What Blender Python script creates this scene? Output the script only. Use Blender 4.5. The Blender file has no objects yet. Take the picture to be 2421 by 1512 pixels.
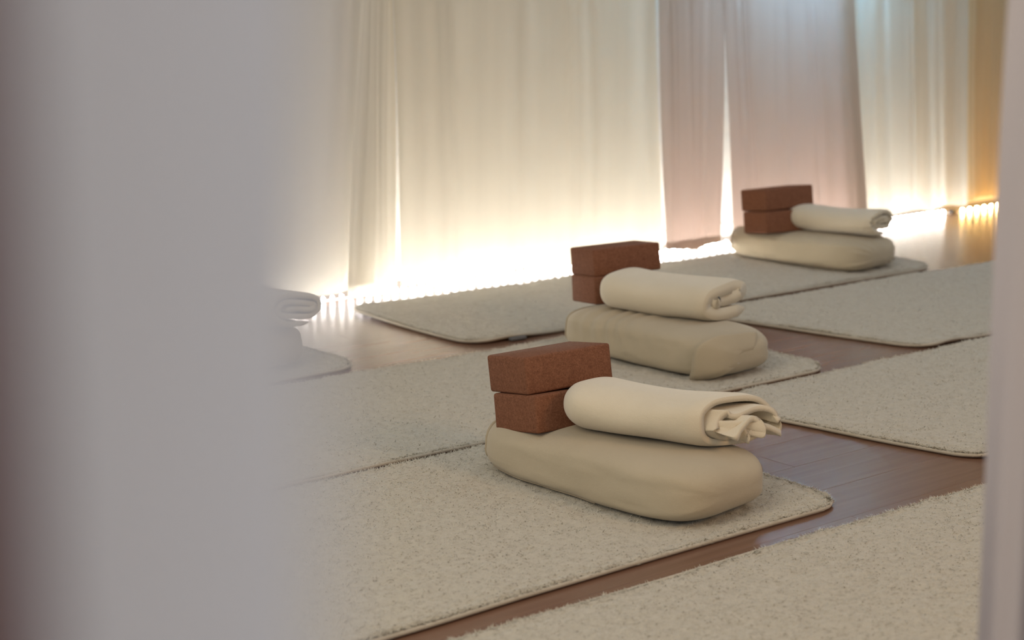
import bpy, bmesh, math, random
import numpy as np
from mathutils import Vector, Matrix, noise as mnoise

random.seed(7); rng = np.random.default_rng(7)
SC = bpy.context.scene
COL = SC.collection
R = math.radians

# ---------------------------------------------------------------- camera
# room frame: X runs along the curtained wall, Y towards it, Z up; metres
YAW = math.atan2(0.62585, 0.77994)
FWD = Vector((math.sin(YAW), math.cos(YAW), 0)); RGT = Vector((math.cos(YAW), -math.sin(YAW), 0))
cam_d = bpy.data.cameras.new('camera'); cam = bpy.data.objects.new('camera', cam_d); COL.objects.link(cam)
cam.location = (0, 0, 1.0)
cam.rotation_euler = (R(90 - 11.6676), 0, -YAW)
cam_d.sensor_width = 36; cam_d.lens = 4000 / 2421 * 36
cam_d.clip_start = 0.02
cam_d.dof.use_dof = True; cam_d.dof.focus_distance = 3.35; cam_d.dof.aperture_fstop = 3.6
SC.camera = cam

# ---------------------------------------------------------------- world, lights, exposure
W = bpy.data.worlds.new('world'); SC.world = W; W.use_nodes = True
bg = W.node_tree.nodes['Background']; bg.inputs[0].default_value = (0.86, 0.92, 1.0, 1); bg.inputs[1].default_value = 0.31
def area(name, loc, target, sx, sy, power, col):
    d = bpy.data.lights.new(name, 'AREA'); d.shape = 'RECTANGLE'; d.size = sx; d.size_y = sy; d.energy = power; d.color = col
    o = bpy.data.objects.new(name, d); COL.objects.link(o); o.location = loc
    o.rotation_euler = (Vector(target) - Vector(loc)).to_track_quat('-Z', 'Y').to_euler(); return o
# warm fill added from above, left of the photographer; no lamp known there
area('warm_fill_left', (-0.9, 1.5, 2.4), (2.0, 2.5, 0.0), 2.0, 2.0, 30, (1.0, 0.83, 0.60))
# weaker amber fill added right of the photographer, stands for no known lamp
area('amber_fill_right', (2.8, -0.5, 1.85), (2.2, 2.2, 0.1), 0.9, 0.9, 13, (1.0, 0.56, 0.21))
# blue daylight at an unseen window, guessed from the floor's bluish reflection
area('window_daylight', (4.82, 5.05, 1.70), (4.82, 4.2, 1.5), 0.9, 1.3, 170, (0.28, 0.62, 1.0))
vs = SC.view_settings; vs.view_transform = 'Standard'; vs.look = 'None'; vs.gamma = 1.0; vs.exposure = 0.85; vs.use_curve_mapping = False
SC.cycles.use_denoising = True
SC.cycles.sample_clamp_indirect = 6.0

# ---------------------------------------------------------------- helpers
def tag(o, label=None, cat=None, group=None, kind=None):
    if label: o['label'] = label
    if cat: o['category'] = cat
    if group: o['group'] = group
    if kind: o['kind'] = kind
    return o
def empty(name, loc=(0, 0, 0)):
    o = bpy.data.objects.new(name, None); o.empty_display_size = .05; o.location = loc; COL.objects.link(o); return o
def link_mesh(name, me, mat, parent=None, smooth=True):
    o = bpy.data.objects.new(name, me); COL.objects.link(o)
    if mat: me.materials.clear(); me.materials.append(mat)
    if smooth: me.polygons.foreach_set('use_smooth', [True] * len(me.polygons))
    if parent: o.parent = parent
    return o
def pydata(name, v, f, mat, parent=None, smooth=True):
    me = bpy.data.meshes.new(name); me.from_pydata([tuple(map(float, p)) for p in v], [], [tuple(map(int, q)) for q in f]); me.update()
    return link_mesh(name, me, mat, parent, smooth)
def grid_faces(n, m, wrap=False, off=0):
    f = []
    mm = m if wrap else m - 1
    for i in range(n - 1):
        for j in range(mm):
            a = i * m + j; b = i * m + (j + 1) % m
            f.append((off + a, off + b, off + b + m, off + a + m))
    return f
def vnoise(x, y, z=0.0): return mnoise.noise(Vector((x, y, z)))
_h = np.random.default_rng(11).random((257, 257))
def npnoise(x, y, seed=0):
    """smooth value noise, vectorised, about -1..1"""
    x = np.asarray(x) + seed * 17.31; y = np.asarray(y) + seed * 9.77
    xi = np.floor(x).astype(int); yi = np.floor(y).astype(int); fx = x - xi; fy = y - yi
    fx = fx * fx * (3 - 2 * fx); fy = fy * fy * (3 - 2 * fy)
    g = lambda a, b: _h[a % 257, b % 257]
    return 2 * ((g(xi, yi) * (1 - fx) + g(xi + 1, yi) * fx) * (1 - fy) + (g(xi, yi + 1) * (1 - fx) + g(xi + 1, yi + 1) * fx) * fy) - 1
def tube(name, pts, r, mat, parent=None, closed=False, seg=8):
    pts = [Vector(p) for p in pts]; n = len(pts); v = []
    up = Vector((0.13, 0.21, 0.97))
    for i, p in enumerate(pts):
        a = pts[(i - 1) % n] if closed or i > 0 else p; b = pts[(i + 1) % n] if closed or i < n - 1 else p
        t = (b - a).normalized(); s = t.cross(up)
        if s.length < .05: s = t.cross(Vector((1, 0, 0)))
        s.normalize(); w = s.cross(t)
        for k in range(seg):
            an = 2 * math.pi * k / seg; v.append(p + s * (math.cos(an) * r) + w * (math.sin(an) * r))
    f = grid_faces(n, seg, True)
    if closed: f += [((n - 1) * seg + k, (n - 1) * seg + (k + 1) % seg, (k + 1) % seg, k) for k in range(seg)]
    else: f += [tuple(range(seg))[::-1], tuple((n - 1) * seg + k for k in range(seg))]
    return pydata(name, v, f, mat, parent)
def box_mesh(name, x0, x1, y0, y1, z0, z1, bevel=0.0, seg=2):
    bm = bmesh.new(); bmesh.ops.create_cube(bm, size=1)
    for v in bm.verts:
        v.co = Vector((x0 + (v.co.x + .5) * (x1 - x0), y0 + (v.co.y + .5) * (y1 - y0), z0 + (v.co.z + .5) * (z1 - z0)))
    if bevel: bmesh.ops.bevel(bm, geom=bm.edges[:], offset=bevel, segments=seg, profile=.5, affect='EDGES')
    me = bpy.data.meshes.new(name); bm.to_mesh(me); bm.free(); return me

# ---------------------------------------------------------------- materials
def new_mat(name):
    m = bpy.data.materials.new(name); m.use_nodes = True; nt = m.node_tree
    return m, nt, nt.nodes['Principled BSDF']
def N(nt, t, **kw):
    n = nt.nodes.new(t)
    for k, v in kw.items():
        if k in n.inputs: n.inputs[k].default_value = v
        else: setattr(n, k, v)
    return n
def ramp(nt, fac, stops):
    r = nt.nodes.new('ShaderNodeValToRGB'); e = r.color_ramp.elements
    while len(e) < len(stops): e.new(.5)
    for q, (p, c) in zip(e, stops): q.position = p; q.color = (*c, 1)
    nt.links.new(fac, r.inputs[0]); return r.outputs[0]
def fabric(name, c1, c2, scale=6, weave=900, bump=.25, sheen=.25, fine=60, dist=.0006):
    m, nt, b = new_mat(name); L = nt.links.new
    tc = N(nt, 'ShaderNodeTexCoord')
    n1 = N(nt, 'ShaderNodeTexNoise', Scale=scale, Detail=5.0); L(tc.outputs['Object'], n1.inputs['Vector'])
    L(ramp(nt, n1.outputs[0], [(.3, c1), (.7, c2)]), b.inputs['Base Color'])
    n2 = N(nt, 'ShaderNodeTexNoise', Scale=weave, Detail=2.0); L(tc.outputs['Object'], n2.inputs['Vector'])
    n3 = N(nt, 'ShaderNodeTexNoise', Scale=fine, Detail=4.0); L(tc.outputs['Object'], n3.inputs['Vector'])
    ad = N(nt, 'ShaderNodeMath', operation='ADD'); L(n2.outputs[0], ad.inputs[0]); L(n3.outputs[0], ad.inputs[1])
    bp = N(nt, 'ShaderNodeBump', Strength=bump, Distance=dist * 4); L(ad.outputs[0], bp.inputs['Height']); L(bp.outputs[0], b.inputs['Normal'])
    b.inputs['Roughness'].default_value = .95; b.inputs['Specular IOR Level'].default_value = .1
    b.inputs['Sheen Weight'].default_value = sheen; b.inputs['Sheen Roughness'].default_value = .6
    return m
def curtain_mat(name, c, trans=.5, c_t=None):
    m, nt, b = new_mat(name); L = nt.links.new; nt.nodes.remove(b)
    out = nt.nodes['Material Output']
    tc = N(nt, 'ShaderNodeTexCoord'); mp = N(nt, 'ShaderNodeMapping'); mp.inputs['Scale'].default_value = (14, 14, .6)
    L(tc.outputs['Object'], mp.inputs[0])
    n1 = N(nt, 'ShaderNodeTexNoise', Scale=1.0, Detail=4.0); L(mp.outputs[0], n1.inputs['Vector'])
    k = .93
    col = ramp(nt, n1.outputs[0], [(.3, tuple(x * k for x in c)), (.7, c)])
    d = N(nt, 'ShaderNodeBsdfDiffuse'); t = N(nt, 'ShaderNodeBsdfTranslucent')
    L(col, d.inputs[0])
    if c_t: t.inputs[0].default_value = (*c_t, 1)
    else: L(col, t.inputs[0])
    n2 = N(nt, 'ShaderNodeTexNoise', Scale=700.0, Detail=2.0); L(tc.outputs['Object'], n2.inputs['Vector'])
    bp = N(nt, 'ShaderNodeBump', Strength=.15, Distance=.001); L(n2.outputs[0], bp.inputs['Height']); L(bp.outputs[0], d.inputs['Normal'])
    mx = N(nt, 'ShaderNodeMixShader'); mx.inputs[0].default_value = trans
    L(d.outputs[0], mx.inputs[1]); L(t.outputs[0], mx.inputs[2]); L(mx.outputs[0], out.inputs[0])
    return m
def emit(name, c, s):
    m, nt, b = new_mat(name); b.inputs['Base Color'].default_value = (.8, .8, .8, 1)
    b.inputs['Emission Color'].default_value = (*c, 1); b.inputs['Emission Strength'].default_value = s; return m
def plain(name, c, rough=.6):
    m, nt, b = new_mat(name); n1 = N(nt, 'ShaderNodeTexNoise', Scale=25.0, Detail=4.0)
    tc = N(nt, 'ShaderNodeTexCoord'); nt.links.new(tc.outputs['Object'], n1.inputs['Vector'])
    nt.links.new(ramp(nt, n1.outputs[0], [(.3, tuple(x * .9 for x in c)), (.7, c)]), b.inputs['Base Color'])
    b.inputs['Roughness'].default_value = rough; return m

M = {}
M['wool'] = fabric('cream_wool', (.395, .36, .28), (.465, .43, .34), 60, 420, .5, .35, 160, .0014)
M['fibre'] = fabric('wool_fibre', (.41, .38, .30), (.49, .46, .37), 30, 400, .2, .3)
M['backing'] = fabric('mat_backing', (.42, .30, .22), (.50, .38, .28), 30, 500, .2, .1)
M['binding'] = fabric('mat_binding', (.43, .385, .30), (.48, .435, .35), 30, 700, .2, .2)
M['bolster'] = fabric('linen_cover', (.40, .34, .235), (.445, .38, .268), 5, 800, .35, .2, 90)
M['piping'] = fabric('cover_piping', (.37, .31, .21), (.41, .345, .245), 20, 800, .2, .1)
M['blanket'] = fabric('wool_blanket', (.58, .51, .375), (.64, .57, .43), 7, 700, .35, .35, 110)
M['blanket_in'] = fabric('wool_blanket_inner', (.55, .46, .33), (.60, .52, .38), 9, 700, .35, .3, 110)
M['flat_tag'] = fabric('grey_tag', (.13, .13, .13), (.17, .17, .17), 50, 900, .2, .0)
M['stitch'] = plain('stitch_thread', (.40, .33, .23), .9)
M['wall'] = plain('white_plaster', (.78, .76, .72), .9)
M['frame'] = plain('white_window_frame', (.8, .8, .8), .4)
M['dark_edge'] = plain('red_brown_edge', (.11, .035, .03), .6)
M['metal'] = plain('grey_metal', (.35, .35, .35), .4)
M['black'] = plain('black_plastic', (.02, .02, .02), .5)

def cork():
    m, nt, b = new_mat('brown_cork'); L = nt.links.new; tc = N(nt, 'ShaderNodeTexCoord')
    v = N(nt, 'ShaderNodeTexVoronoi', Scale=420.0); L(tc.outputs['Object'], v.inputs['Vector'])
    n = N(nt, 'ShaderNodeTexNoise', Scale=120.0, Detail=5.0); L(tc.outputs['Object'], n.inputs['Vector'])
    ad = N(nt, 'ShaderNodeMix', data_type='FLOAT'); ad.inputs[0].default_value = .5; L(v.outputs['Color'], ad.inputs[2]); L(n.outputs[0], ad.inputs[3])
    L(ramp(nt, ad.outputs[0], [(.2, (.125, .048, .024)), (.5, (.175, .072, .037)), (.8, (.23, .10, .055))]), b.inputs['Base Color'])
    bp = N(nt, 'ShaderNodeBump', Strength=.3, Distance=.001); L(n.outputs[0], bp.inputs['Height']); L(bp.outputs[0], b.inputs['Normal'])
    b.inputs['Roughness'].default_value = .85; b.inputs['Specular IOR Level'].default_value = .25; return m
M['cork'] = cork()
def wood():
    m, nt, b = new_mat('brown_floorboard'); L = nt.links.new; tc = N(nt, 'ShaderNodeTexCoord'); oi = N(nt, 'ShaderNodeObjectInfo')
    mp = N(nt, 'ShaderNodeMapping'); mp.inputs['Scale'].default_value = (1.3, 22, 22); L(tc.outputs['Object'], mp.inputs[0])
    n = N(nt, 'ShaderNodeTexNoise', Scale=2.0, Detail=6.0, Distortion=.6, noise_dimensions='4D'); L(mp.outputs[0], n.inputs['Vector'])
    mu = N(nt, 'ShaderNodeMath', operation='MULTIPLY'); mu.inputs[1].default_value = 40; L(oi.outputs['Random'], mu.inputs[0]); L(mu.outputs[0], n.inputs['W'])
    c = ramp(nt, n.outputs[0], [(.25, (.145, .078, .050)), (.55, (.175, .096, .062)), (.8, (.205, .115, .076))])
    hs = N(nt, 'ShaderNodeHueSaturation'); mr = N(nt, 'ShaderNodeMapRange'); mr.inputs[3].default_value = .94; mr.inputs[4].default_value = 1.06
    L(oi.outputs['Random'], mr.inputs[0]); L(mr.outputs[0], hs.inputs['Value']); L(c, hs.inputs['Color']); L(hs.outputs[0], b.inputs['Base Color'])
    b.inputs['Roughness'].default_value = .26; b.inputs['Specular IOR Level'].default_value = .5
    bp = N(nt, 'ShaderNodeBump', Strength=.05, Distance=.001); L(n.outputs[0], bp.inputs['Height']); L(bp.outputs[0], b.inputs['Normal'])
    return m
M['wood'] = wood()
M['curt_a'] = curtain_mat('cream_curtain', (.78, .735, .62), .5)
M['curt_b'] = curtain_mat('pink_beige_curtain', (.49, .455, .385), .33, (.62, .45, .38))
M['curt_c'] = curtain_mat('ivory_curtain', (.74, .70, .60), .5)
M['curt_d'] = curtain_mat('sand_curtain', (.66, .56, .38), .45, (.70, .55, .33))
M['sheer'] = curtain_mat('pale_grey_curtain', (.85, .865, .90), .5)
M['sheer2'] = curtain_mat('mauve_grey_curtain', (.58, .53, .52), .35)
M['led'] = emit('white_led', (1.0, .96, .905), 95)
M['ledw'] = emit('amber_led', (1.0, .60, .20), 85)

# ---------------------------------------------------------------- room shell
WALL = 4.52
floor = link_mesh('floor', box_mesh('floor', -2.2, 8.2, -1.6, WALL, -.06, -.016), plain('dark_subfloor', (.03, .02, .015), .9), smooth=False)
tag(floor, kind='structure')
PW, PL, GAP = .142, 1.85, .0007
plank_me = box_mesh('plank', 0, PL - GAP, 0, PW - GAP, -.016, 0, .0005, 1)
plank_me.materials.append(M['wood'])
y = WALL - PW; row = 0
while y > -1.5:
    x = -2.2 - (row * .67) % PL
    while x < 8.0:
        p = bpy.data.objects.new('plank', plank_me); COL.objects.link(p); p.parent = floor; p.location = (x, y, 0); x += PL
    y -= PW; row += 1
# wall behind the curtains, with a window opening
WX0, WX1, WZ0, WZ1 = 4.45, 5.1, 1.08, 2.25
bm = bmesh.new()
def addbox(bm, x0, x1, y0, y1, z0, z1):
    g = bmesh.ops.create_cube(bm, size=1)['verts']
    for v in g: v.co = Vector((x0 + (v.co.x + .5) * (x1 - x0), y0 + (v.co.y + .5) * (y1 - y0), z0 + (v.co.z + .5) * (z1 - z0)))
for b_ in ((-2.2, WX0, 0, 2.7), (WX1, 8.2, 0, 2.7), (WX0, WX1, 0, WZ0), (WX0, WX1, WZ1, 2.7)):
    addbox(bm, b_[0], b_[1], WALL, WALL + .15, b_[2], b_[3])
me = bpy.data.meshes.new('wall_back'); bm.to_mesh(me); bm.free()
tag(link_mesh('wall_back', me, M['wall'], smooth=False), kind='structure')
win = tag(empty('window_1', ((WX0 + WX1) / 2, WALL + .08, WZ0)), kind='structure')
cx = (WX0 + WX1) / 2
for nm, b_ in (('frame_rail', (WX0, WX1, WZ0, WZ0 + .05)), ('frame_rail', (WX0, WX1, WZ1 - .05, WZ1)), ('frame_stile', (WX0, WX0 + .05, WZ0 + .05, WZ1 - .05)),
               ('frame_stile', (WX1 - .05, WX1, WZ0 + .05, WZ1 - .05)), ('mullion', (cx - .02, cx + .02, WZ0 + .05, WZ1 - .05))):
    o = link_mesh(nm, box_mesh(nm, b_[0] - cx, b_[1] - cx, -.03, .03, b_[2] - WZ0, b_[3] - WZ0, .004), M['frame'], win, False)
gm, nt, b = new_mat('window_glass'); b.inputs['Transmission Weight'].default_value = 1; b.inputs['Roughness'].default_value = 0; b.inputs['IOR'].default_value = 1.0
for a, c_ in ((WX0 + .05, cx - .02), (cx + .02, WX1 - .05)):
    link_mesh('pane', box_mesh('pane', a - cx, c_ - cx, -.003, .003, .05, WZ1 - WZ0 - .05), gm, win, False)
tag(link_mesh('baseboard_back', box_mesh('baseboard_back', -2.2, 8.2, WALL - .012, WALL, 0, .05, .003), M['wall'], smooth=False), kind='structure')

# ---------------------------------------------------------------- curtains
def curtain(name, label, group, uL, uR, y0, amp, nf, seed, mat, z0=.03, z1=2.62, nu=150, nz=36, sharp=None, frame=None, hem=False, cat='curtain'):
    """uL/uR: (x at top of view z=.9, x at hem).  frame: (origin, along, across) for curtains not parallel to the wall"""
    rs = np.random.default_rng(seed)
    ph = rs.random(4) * 6.28; am = .5 + rs.random(4)
    S = np.linspace(0, 1, nu); Z = np.concatenate([np.linspace(0, .012, 5), np.linspace(.03, 1, nz - 5)])
    # unequal folds: warp the parameter
    w = S + .035 * np.sin(2 * np.pi * S * 1.7 + ph[0]) + .02 * np.sin(2 * np.pi * S * 3.9 + ph[1])
    V = []
    for t in Z:
        z = z0 + (z1 - z0) * t
        k = (.9 - z) / .87
        a = uL[0] + (uL[1] - uL[0]) * max(min(k, 1), -.4); b_ = uR[0] + (uR[1] - uR[0]) * max(min(k, 1), -.4)
        x = a + (b_ - a) * S + .004 * np.sin(9 * S + 5 * z + ph[3])
        drift = .06 * (z - .6)
        f = am[0] * np.sin(2 * np.pi * nf * (w + drift * .3) + ph[2]) + .45 * am[1] * np.sin(2 * np.pi * nf * 2.3 * w + ph[3] + z * .9) + .22 * am[2] * np.sin(2 * np.pi * nf * 5.1 * w + ph[1] - z * 1.3)
        yy = y0 + amp * f * (.75 + .25 * (1 - t))
        zz = z + (.006 * np.sin(2 * np.pi * nf * w + ph[1]) if t < .01 else 0 * S)
        for i in range(nu): V.append((x[i], yy[i], zz[i] if t < .01 else z))
    if frame:
        o0, al, ac = frame
        V = [tuple(Vector(o0) + al * p[0] + ac * p[1] + Vector((0, 0, p[2]))) for p in V]
    V = [Vector(p) for p in V]
    base = Vector((sum(p.x for p in V[:nu]) / nu, sum(p.y for p in V[:nu]) / nu, 0))
    root = tag(empty(name, base), label, cat, group)
    V = [p - base for p in V]
    pydata('drape', V, grid_faces(len(Z), nu), mat, root)
    if hem:   # folded-over hem: a second layer, just behind the drape, with a stitched line
        rows = 5
        HV = []
        for i in range(rows):
            for j in range(nu): HV.append(V[i * nu + j] + Vector((0, .0022, 0.0005)))
        pydata('hem', HV, grid_faces(rows, nu), mat, root)
    # header tape and rings at the top
    top = V[-nu:]
    tube('header_tape', [p + Vector((0, 0, 0)) for p in top[::3]], .006, mat, root, seg=6)
    return root
G = 'curtains along the back wall'
curtain('curtain', 'off-white curtain behind the greyed stack, leftmost of those along the glowing wall', G, (1.2, 1.2), (2.90, 2.83), 4.265, .014, 4.0, 3, M['curt_c'], z0=.045)
curtain('curtain', 'narrow cream curtain panel left of the thin bright slit', G, (2.814, 2.742), (2.925, 2.931), 4.215, .003, 1.0, 5, M['curt_a'], nu=50, z0=.035)
curtain('curtain', 'widest cream curtain panel, right of the thin bright slit', G, (2.921, 2.939), (3.990, 4.036), 4.21, .009, 2.2, 9, M['curt_a'], z0=.045)
curtain('curtain', 'wider pinkish beige curtain, behind the cork blocks of the farthest stack', G, (4.293, 4.378), (4.98, 5.116), 4.195, .010, 2.0, 14, M['curt_b'], z0=.05, hem=True)
curtain('curtain', 'narrow pinkish beige curtain with a stitched hem, right of the widest cream panel', G, (3.984, 4.046), (4.300, 4.316), 4.185, .006, 1.2, 17, M['curt_b'], z0=.045, nu=70, hem=True)
curtain('curtain', 'ivory curtain right of the pinkish one, behind the farthest blanket', G, (4.93, 5.03), (5.74, 5.81), 4.245, .012, 3.0, 21, M['curt_c'], z0=.055)
curtain('curtain', 'amber-lit sand curtain beside the right edge of the picture', G, (5.75, 5.82), (7.4, 7.4), 4.29, .016, 6.0, 33, M['curt_d'], z0=.06)
# foreground curtains the picture is taken between
curtain('curtain', 'very blurred pale grey curtain filling the left third, close to the lens', 'curtains the picture is taken between',
        (-.40, -.40), (-.0206, -.0206), 0, .005, 3.0, 41, M['sheer'], z0=.02, nu=120, frame=(FWD * .18, RGT, FWD))
curtain('curtain', 'mauve-grey curtain edge with soft folds along the right margin, nearer than the mats', 'curtains the picture is taken between',
        (.446, .442), (1.25, 1.25), 0, .026, 11.0, 52, M['sheer2'], z0=.02, nu=160, frame=(FWD * 1.5, RGT, FWD))
# made-up red-brown post left of the lens, added for the dark red edge
jb = Vector(FWD * .15 + RGT * -.101)
jo = link_mesh('added_post_1', box_mesh('added_post_1', -.05, .05, -.03, .03, 0, 2.1, .006), M['dark_edge'], smooth=False)
jo.location = jb; jo.rotation_euler = (0, 0, -YAW); tag(jo, kind='structure')

# ---------------------------------------------------------------- light strips on the floor behind the curtains
def led_strip(label, x0, x1, yy, mat, pitch):
    root = tag(empty('light_strip', ((x0 + x1) / 2, yy, 0)), label, 'light strip', 'light strips along the back wall')
    c = (x0 + x1) / 2
    link_mesh('tape', box_mesh('tape', x0 - c, x1 - c, -.008, .008, 0.0004, .004, .0008, 1), M['frame'], root, False)
    n = int((x1 - x0) / pitch)
    bm = bmesh.new(); bmesh.ops.create_uvsphere(bm, u_segments=8, v_segments=6, radius=.0075)
    me = bpy.data.meshes.new('diode'); bm.to_mesh(me); bm.free(); me.materials.append(mat)
    for i in range(n):
        d = bpy.data.objects.new('diode', me); COL.objects.link(d); d.parent = root; d.location = (x0 - c + (i + .5) * pitch, 0, .010)
    return root, c
r1, c1 = led_strip('white glowing light strip on the floor under the pale curtains', 1.4, 5.85, 4.35, M['led'], .034)
r2, c2 = led_strip('amber light strip with separate glowing dots, right of the black connector', 5.89, 7.2, 4.335, M['ledw'], .05)
link_mesh('connector', box_mesh('connector', 5.852 - c1, 5.888 - c1, -.009, .009, .0005, .016, .003), M['black'], r1, False)

# ---------------------------------------------------------------- fleece mats
def mat_thing(label, corners, seed, lifts=(), fibres=12000, tag_at=None, step=.0062, yaw_note=None):
    """corners: near-left, near-right, far-right, far-left in room x,y"""
    P = [Vector((*c, 0)) for c in corners]
    cen = sum(P, Vector()) / 4
    root = tag(empty('fleece_mat', cen), label, 'mat', 'fleece mats on the wooden floor')
    Lx = ((P[1] - P[0]).length + (P[2] - P[3]).length) / 2; Ly = ((P[3] - P[0]).length + (P[2] - P[1]).length) / 2
    nx = int(Lx / step); ny = int(Ly / step)
    def fine(n, L):    # extra rows close to the edge
        t = np.linspace(0, 1, n); e = np.array([.0025, .006, .011]) / L
        return np.unique(np.concatenate([t, e, 1 - e]))
    sx = fine(nx, Lx); sy = fine(ny, Ly); nx, ny = len(sx), len(sy)
    X, Y = np.meshgrid(sx * Lx, sy * Ly, indexing='ij')
    rc = .075                                   # rounded corners
    def roundc(X, Y):
        qx = np.where(X < rc, X - rc, np.where(X > Lx - rc, X - (Lx - rc), 0)); qy = np.where(Y < rc, Y - rc, np.where(Y > Ly - rc, Y - (Ly - rc), 0))
        nrm = np.hypot(qx, qy); k = np.where(nrm > 1e-9, np.maximum(abs(qx), abs(qy)) / np.maximum(nrm, 1e-9), 1)
        return X - qx + qx * k, Y - qy + qy * k, rc - np.maximum(abs(qx), abs(qy))
    X2, Y2, dedge = roundc(X, Y)
    # slightly wavering outline
    X2 = X2 + .004 * npnoise(Y2 * 5, X2 * .7, seed) ; Y2 = Y2 + .004 * npnoise(X2 * 4, Y2 * .7, seed + 3)
    a = X2 / Lx; b_ = Y2 / Ly
    PX = (P[0].x * (1 - a) + P[1].x * a) * (1 - b_) + (P[3].x * (1 - a) + P[2].x * a) * b_ - cen.x
    PY = (P[0].y * (1 - a) + P[1].y * a) * (1 - b_) + (P[3].y * (1 - a) + P[2].y * a) * b_ - cen.y
    dist = np.minimum.reduce([X, Lx - X, Y, Ly - Y])
    T = .015
    prof = np.sqrt(np.clip(1 - (1 - np.clip(dist / .012, 0, 1)) ** 2, 0, 1))
    pile = .0017 * npnoise(X2 * 60, Y2 * 60, seed) + .0014 * npnoise(X2 * 110, Y2 * 110, seed + 5) + .0016 * npnoise(X2 * 22, Y2 * 22, seed + 1)
    wave = .004 * npnoise(X2 * 2.2, Y2 * 3.0, seed + 8) + .002 * npnoise(X2 * 7, Y2 * 5, seed + 2)
    seam = -.0035 * np.exp(-((dist - .022) / .005) ** 2)     # stitched-down border
    Lf = np.zeros_like(X)
    for (lx, ly, rad, hgt) in lifts:
        Lf += hgt * np.exp(-((X2 - lx) ** 2 + (Y2 - ly) ** 2) / (2 * rad * rad))
    Z = .005 + (T - .005) * prof + (pile + wave + seam) * np.clip(prof, .15, 1) + Lf
    top = np.stack([PX, PY, Z], -1).reshape(-1, 3)
    low = np.stack([PX, PY, np.full_like(Z, .0035) + Lf], -1)
    # boundary ring for the underside
    ring = [(i, 0) for i in range(nx)] + [(nx - 1, j) for j in range(1, ny)] + [(i, ny - 1) for i in range(nx - 2, -1, -1)] + [(0, j) for j in range(ny - 2, 0, -1)]
    V = np.concatenate([top, np.array([low[i, j] for i, j in ring])])
    nt_ = nx * ny; idx = np.arange(nt_).reshape(nx, ny)
    F = np.stack([idx[:-1, :-1], idx[1:, :-1], idx[1:, 1:], idx[:-1, 1:]], -1).reshape(-1, 4).tolist()
    n = len(ring)
    for k in range(n):
        k2 = (k + 1) % n; F.append([idx[ring[k2]], idx[ring[k]], nt_ + k, nt_ + k2])
    pydata('fleece', V, F, M['wool'], root)
    # backing sheet, seen as a thin brown line under the edge
    bk = []
    for s_ in (0.0, .0034):
        for i, j in ring:
            p = low[i, j]; d = np.array([p[0], p[1]]); k = 1 - .004 / max(np.hypot(*d), .01)
            bk.append((p[0] * k, p[1] * k, .0004 + s_ + Lf[i, j]))
    fb = [[k, (k + 1) % n, n + (k + 1) % n, n + k] for k in range(n)]
    pydata('backing', bk, fb + [list(range(n))[::-1], list(range(n, 2 * n))], M['backing'], root, False)
    # sewn binding round the rim
    tube('edge_binding', [Vector((low[i, j][0], low[i, j][1], .0066 + Lf[i, j])) for i, j in ring[::3]], .0042, M['binding'], root, True, 6)
    # loose fibres of the pile
    rs = np.random.default_rng(seed + 100)
    ne = fibres // 4
    fi = rs.random(fibres) * (nx - 1); fj = rs.random(fibres) * (ny - 1)
    side = rs.integers(0, 4, ne)
    fi[:ne] = np.where(side == 0, 1, np.where(side == 1, nx - 2.2, fi[:ne])); fj[:ne] = np.where(side == 2, 1, np.where(side == 3, ny - 2.2, fj[:ne]))
    b0 = top.reshape(nx, ny, 3)[fi.astype(int), fj.astype(int)] + np.c_[(rs.random((fibres, 2)) - .5) * .006, np.full(fibres, -.001)]
    an = rs.random(fibres) * 6.283; ln = .004 + .005 * rs.random(fibres); el = .2 + .55 * rs.random(fibres)
    tip = b0 + np.c_[np.cos(an) * ln, np.sin(an) * ln, ln * el]
    wd = .0007 + .0007 * rs.random(fibres); px = np.c_[-np.sin(an) * wd, np.cos(an) * wd, np.zeros(fibres)]
    FV = np.stack([b0 - px, b0 + px, tip], 1).reshape(-1, 3)
    fo = pydata('wool_fibre', FV, np.arange(fibres * 3).reshape(-1, 3), M['fibre'], root); fo['kind'] = 'stuff'
    if tag_at is not None:
        lx, out = tag_at; p0 = P[0].lerp(P[1], lx) - cen; d = (P[1] - P[0]).normalized(); nrm = Vector((d.y, -d.x, 0))
        me = box_mesh('label_tag', -.026, .026, -.013, .003, .003, .011, .0015)
        o = link_mesh('label_tag', me, M['flat_tag'], root, False); o.location = p0 + nrm * out; o.rotation_euler = (0, 0, math.atan2(d.y, d.x)); o['label'] = 'dark grey sewn-on fabric tag'
    return root
mat_thing('cream fleece mat under the nearest stack of blocks, blanket and bolster', [(.48, 2.012), (2.435, 2.012), (2.435, 2.735), (.48, 2.735)], 1, fibres=52000)
mat_thing('cream fleece mat under the middle stack, partly behind the nearest stack', [(1.32, 2.775), (3.27, 2.775), (3.285, 3.465), (1.32, 3.465)], 2, fibres=30000)
mat_thing('cream fleece mat by the glowing wall with a grey tag, under the farthest stack', [(2.72, 3.56), (4.705, 3.545), (4.70, 4.15), (2.715, 4.18)], 3,
          lifts=((.12, .02, .07, .008), (.03, .56, .10, .006), (1.95, .30, .10, .006)), fibres=26000, tag_at=(.075, .004))
mat_thing('fleece mat half hidden behind the blurred left curtain, under the greyed stack', [(.40, 3.54), (2.345, 3.54), (2.345, 4.2), (.40, 4.2)], 4, lifts=((1.93, .12, .05, .004),), fibres=14000)
mat_thing('empty pale fleece mat right of the middle stack, running behind the right curtain', [(3.64, 2.77), (5.6, 2.76), (5.6, 3.45), (3.47, 3.51)], 5, lifts=((.12, .0, .06, .009),), fibres=26000)
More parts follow.
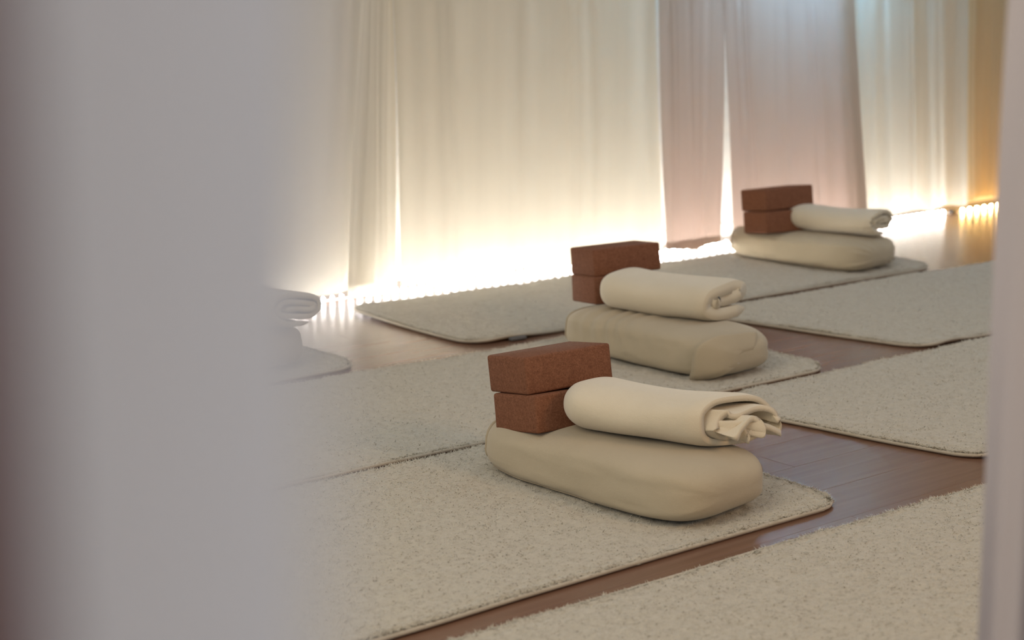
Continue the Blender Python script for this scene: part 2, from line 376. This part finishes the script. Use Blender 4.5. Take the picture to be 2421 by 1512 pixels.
mat_thing('empty fleece mat right of the nearest stack, between two other bare mats', [(2.875, 2.025), (4.83, 2.03), (4.83, 2.735), (2.74, 2.735)], 6, lifts=((.1, .0, .05, .008),), fibres=32000)
mat_thing('bare fleece mat in the bottom right corner, nearest to the camera', [(.9, 1.22), (2.95, 1.2), (2.95, 1.905), (.9, 1.945)], 7, fibres=60000)

# ---------------------------------------------------------------- bolsters
MT = .0165
def bolster(label, cx, cy, yaw, L=.56, Wd=.29, H=.118, seed=0, wrinkle=.0, flap=False, seam=True, endseam=True, gather=0.0):
    root = tag(empty('bolster', (cx, cy, MT)), label, 'bolster', 'bolsters lying across the mats'); root.rotation_euler = (0, 0, R(yaw))
    nl, nc = 120, 112
    def prof(s): return max(1 - abs(s) ** 4.5, 0) ** (1 / 3.6)
    def pt(s, an, off=0.0):
        k = prof(s); c, sn = math.cos(an), math.sin(an); e = 2 / 3.3
        x = (abs(c) ** e) * math.copysign(1, c); z = (abs(sn) ** e) * math.copysign(1, sn)
        yy = s * L / 2
        hs = .03 + .97 * max(1 - abs(s) ** 7, 0) ** (1 / 2.5)
        if z < 0: z = -abs(z) ** .72
        px = x * (Wd / 2 * (.02 + .98 * k) + off) * (1 if k > 0 else 1)
        pz = z * (H / 2 * hs + off)
        if k < .999:
            pass
        # soft sag: the belly bulges low down
        px *= 1 + .035 * math.cos((an + math.pi / 2)) * 0 + .03 * (-z if z < 0 else -.6 * z)
        dn = .0035 * vnoise(px * 7 + seed, yy * 7, z * 2) + .002 * vnoise(px * 19, yy * 15 + seed, z * 4)
        if wrinkle:     # creases fanning down from under the blanket
            cr = math.sin(125 * (yy - pz * .55) + 4 * vnoise(yy * 9, pz * 9, seed)) * (.15 + math.exp(-((yy - .10) / .09) ** 2)) * max(0, min(1, .55 + pz / H * 1.2))
            dn += wrinkle * cr * (1 if x < .2 else .4)
        if gather: dn += gather * math.sin(13 * an + 2 * vnoise(an, s * 3, seed)) * max(0, (abs(s) - .72) / .28) ** 1.2
        r = math.hypot(px, pz) or 1e-6; dn *= min(1, r / .05)
        px += px / r * dn; pz += pz / r * dn
        return Vector((px, yy, max(pz + H / 2 - .004, 0.0005) if off == 0 else pz + H / 2 - .004))
    ss = [math.copysign(1 - (1 - abs(t)) ** 2.2, t) for t in np.linspace(-1, 1, nl)]
    V = [pt(s, 2 * math.pi * j / nc) for s in ss for j in range(nc)]
    F = grid_faces(nl, nc, True) + [tuple(range(nc))[::-1], tuple((nl - 1) * nc + j for j in range(nc))]
    pydata('cover', V, F, M['bolster'], root)
    if endseam:
        for s in (.93,):
            tube('end_piping', [pt(s, 2 * math.pi * j / 64, .0015) for j in range(64)], .0036, M['piping'], root, True, 6)
    if seam:
        tube('seam', [pt(s, math.pi + .62, .0004) for s in np.linspace(-.2, .9, 60)], .0013, M['stitch'], root, False, 5)
    if flap:   # loose flap of the cover hanging over the near end
        pts = []
        for i in range(26):
            t = i / 25
            an = math.pi * (.42 + .88 * t)
            se = -.95 + .27 * t ** 1.1
            for j in range(9):
                s = se + (-.9985 - se) * (j / 8) ** .8
                lift = .013 * (1 - j / 8) ** 2 + .003 + .0015 * math.sin(5 * t + j * .4)
                pts.append(pt(s, an, lift))
        n0 = len(pts); back = [p + Vector((.003, .002, -.002)) for p in pts]
        F = grid_faces(26, 9) + [tuple(q[::-1]) for q in grid_faces(26, 9, False, n0)]
        rim = [j for j in range(9)] + [i * 9 + 8 for i in range(1, 26)] + [25 * 9 + j for j in range(7, -1, -1)] + [i * 9 for i in range(24, 0, -1)]
        F += [(rim[(k + 1) % len(rim)], rim[k], n0 + rim[k], n0 + rim[(k + 1) % len(rim)]) for k in range(len(rim))]
        pydata('cover_flap', pts + back, F, M['bolster'], root)
    return root
bolster('smooth sand-coloured bolster of the nearest stack, with a long side seam', 2.145, 2.338, 5, .58, .285, .116, 1, endseam=True)
bolster('creased sand-coloured bolster of the middle stack, with a loose flap on its end', 2.985, 3.09, 3, .57, .27, .116, 2, wrinkle=.0042, flap=True, seam=False)
bolster('pale bolster of the farthest stack, gathered at its rounded end', 4.425, 3.86, 5, .58, .29, .116, 3, wrinkle=.001, gather=.003, seam=False)
bolster('greyed bolster half hidden behind the blurred left curtain', 2.08, 3.85, 4, .56, .29, .114, 4, seam=False)

# ---------------------------------------------------------------- cork blocks
bm = bmesh.new(); me = box_mesh('cork_block', -.102, .102, -.071, .071, 0, .0742, .0055, 3); me.materials.append(M['cork'])
me.polygons.foreach_set('use_smooth', [True] * len(me.polygons))
def block(label, x, y, z, yaw, tx, ty=0):
    o = bpy.data.objects.new('cork_block', me); COL.objects.link(o); o.location = (x, y, z)
    o.rotation_euler = (Matrix.Rotation(R(yaw), 3, 'Z') @ Matrix.Rotation(R(tx), 3, 'X') @ Matrix.Rotation(R(ty), 3, 'Y')).to_euler()
    tag(o, label, 'yoga block', 'cork blocks stacked on the bolsters'); return o
def stack(who, lo, hi):
    block('lower cork block resting on ' + who, *lo); block('upper cork block topping ' + who, *hi)
stack('the nearest bolster', (2.115, 2.490, .112, -3, -9.3, .8), (2.121, 2.516, .1865, -6.5, -9, -1.5))
stack('the middle bolster', (3.069, 3.366, .117, -14.5, -5.8, 0), (3.078, 3.380, .1925, -14.3, -5.8, -2))
stack('the farthest bolster', (4.345, 3.935, .118, -14, -7, -1), (4.352, 3.955, .1935, -10, -7, -1.5))
stack('the greyed bolster behind the left curtain', (2.0, 4.0, .118, -5, -6, 0), (2.0, 4.012, .193, -5, -6, 0))

# ---------------------------------------------------------------- rolled blankets
def blanket(label, near, far, z0, Wd, H, th, pitch, turns, start, seed, tilt=0.0, ruffle=0.0, poke=0.0, sag=.012, fringe=0, tailout=0.0, far_round=.06, droop=0.0, shear=0.0):
    n, f_ = Vector((*near, 0)), Vector((*far, 0)); ax = (f_ - n); L = ax.length; ax.normalize(); ac = Vector((ax.y, -ax.x, 0))  # ac: to the right when looking from the near end... (towards +x)
    root = tag(empty('rolled_blanket', (near[0], near[1], z0)), label, 'blanket', 'rolled blankets on the bolsters')
    nth = int(70 * turns); nl = 64
    # spiral centre line, th -> (x across, z up); the outside is at theta = 0
    def cl(q):   # q 0..1 along the sheet, 0 = outer free edge
        t = q * turns * 2 * math.pi; k = th / 2 + pitch * t / (2 * math.pi)
        a = max(Wd / 2 - k, .004); b_ = max(H / 2 - k, .002)
        an = start - t                      # unwinds clockwise seen from the near end
        e = 2 / 2.35
        c, s = math.cos(an), math.sin(an)
        x = a * abs(c) ** e * math.copysign(1, c); z = b_ * abs(s) ** e * math.copysign(1, s)
        x += .004 * vnoise(t * 1.1, seed * 3.3, 0); z += .003 * vnoise(t * 1.3 + 7, seed * 2.1, 0)
        if tailout and q < .1: x += tailout * (1 - q / .1) ** 1.5; z -= droop * (1 - q / .1) ** 1.5
        return Vector((x, 0, z))
    C = [cl(q) for q in np.linspace(0, 1, nth)]
    prof = []
    for side in (1, -1):
        seq = range(nth) if side == 1 else range(nth - 1, -1, -1)
        for i in seq:
            t = (C[min(i + 1, nth - 1)] - C[max(i - 1, 0)]); t.normalize(); nn = Vector((t.z, 0, -t.x))
            edge = min(i, nth - 1 - i); k = min(1, .25 + edge / 4)
            prof.append((C[i] + nn * (th / 2 * side * k), i / (nth - 1)))
    m = len(prof); V = []
    ct, st = math.cos(tilt), math.sin(tilt)
    ls = np.concatenate([np.linspace(0, .10, 22), np.linspace(.12, .72, 22), np.linspace(.74, 1, nl - 44)])
    for l in ls:
        d = l * L
        fr = min(1, (L - d) / far_round); sc = .30 + .70 * max(0, 1 - (1 - fr) ** 2.1) ** (1 / 2.1)
        nr = min(1, d / .03); scn = .93 + .07 * math.sin(nr * math.pi / 2)
        for p, q in prof:
            t = q * turns * 6.283
            x, z = p.x * sc * scn, p.z * sc * scn
            bx = .006 * vnoise(d * 6, math.cos(t), math.sin(t) + seed) ; bz = .004 * vnoise(d * 7 + 5, math.cos(t), math.sin(t) + seed)
            x += bx; z += bz
            # near end: uneven layers, inner ones may poke out and ruffle
            w = max(0, 1 - d / .11)
            out = .007 * vnoise(t * .8, seed * 5, 1) + poke * max(0, q - .36) / .64 * (1 + .5 * vnoise(t * 2.1, seed, 9)) + fringe * .004 * math.sin(t * 17)
            if ruffle:
                rr = ruffle * w ** 1.6 * max(0, q - .30) / .7
                x += rr * math.sin(t * 3.7 + 2 * d * 30) + rr * .9; z += rr * .8 * math.sin(t * 4.9 + 1) - rr * .7
            y = d - out * w - shear * x * max(0, 1 - d / .2)
            X = x * ct - z * st; Z = x * st + z * ct
            sg = -sag * math.sin(math.pi * min(1, l)) * (.25 + .75 * min(1, max(0, .5 + Z / H)))
            V.append(ac * X + ax * y + Vector((0, 0, Z + H / 2 + sg)))
    nl_ = len(ls)
    F = grid_faces(nl_, m, True)
    half = m // 2
    for base, rev in ((0, False), ((nl_ - 1) * m, True)):
        for i in range(half - 1):
            q = (base + i, base + i + 1, base + m - 2 - i, base + m - 1 - i); F.append(q if rev else q[::-1])
    pydata('roll', V, F, M['blanket'], root)
    return root, ax, ac, H
def edge_stitch(root, pts, r=.0016): tube('edge_binding', pts, r, M['blanket_in'], root, False, 6)

b1, ax1, ac1, _ = blanket('warm cream blanket of the nearest stack, rolled with ruffled ends sticking out', (2.25, 2.13), (2.13, 2.445), .122, .23, .112, .012, .0175, 2.6, -1.0, 1, tilt=-.10, ruffle=.022, poke=.05, sag=.010, shear=.35)
b2, ax2, ac2, _ = blanket('thick cream blanket of the middle stack, rolled into an open curl', (3.07, 2.95), (2.985, 3.295),   .124, .225, .128, .034, .0375, 1.45, -1.0, 2, tilt=.14, sag=.008, tailout=.016, droop=.012, shear=.15)
b3, ax3, ac3, _ = blanket('pale blanket of the farthest stack, rolled with a shaggy end', (4.49, 3.61), (4.405, 3.93), .126, .20, .102, .016, .021, 2.2, -1.4, 3, tilt=-.03, fringe=1, sag=.010)
b4, ax4, ac4, _ = blanket('greyed rolled blanket half hidden behind the blurred left curtain', (2.165, 3.55), (2.08, 3.90), .126, .21, .108, .014, .02, 2.2, -1.2, 4, tilt=-.08, sag=.01)
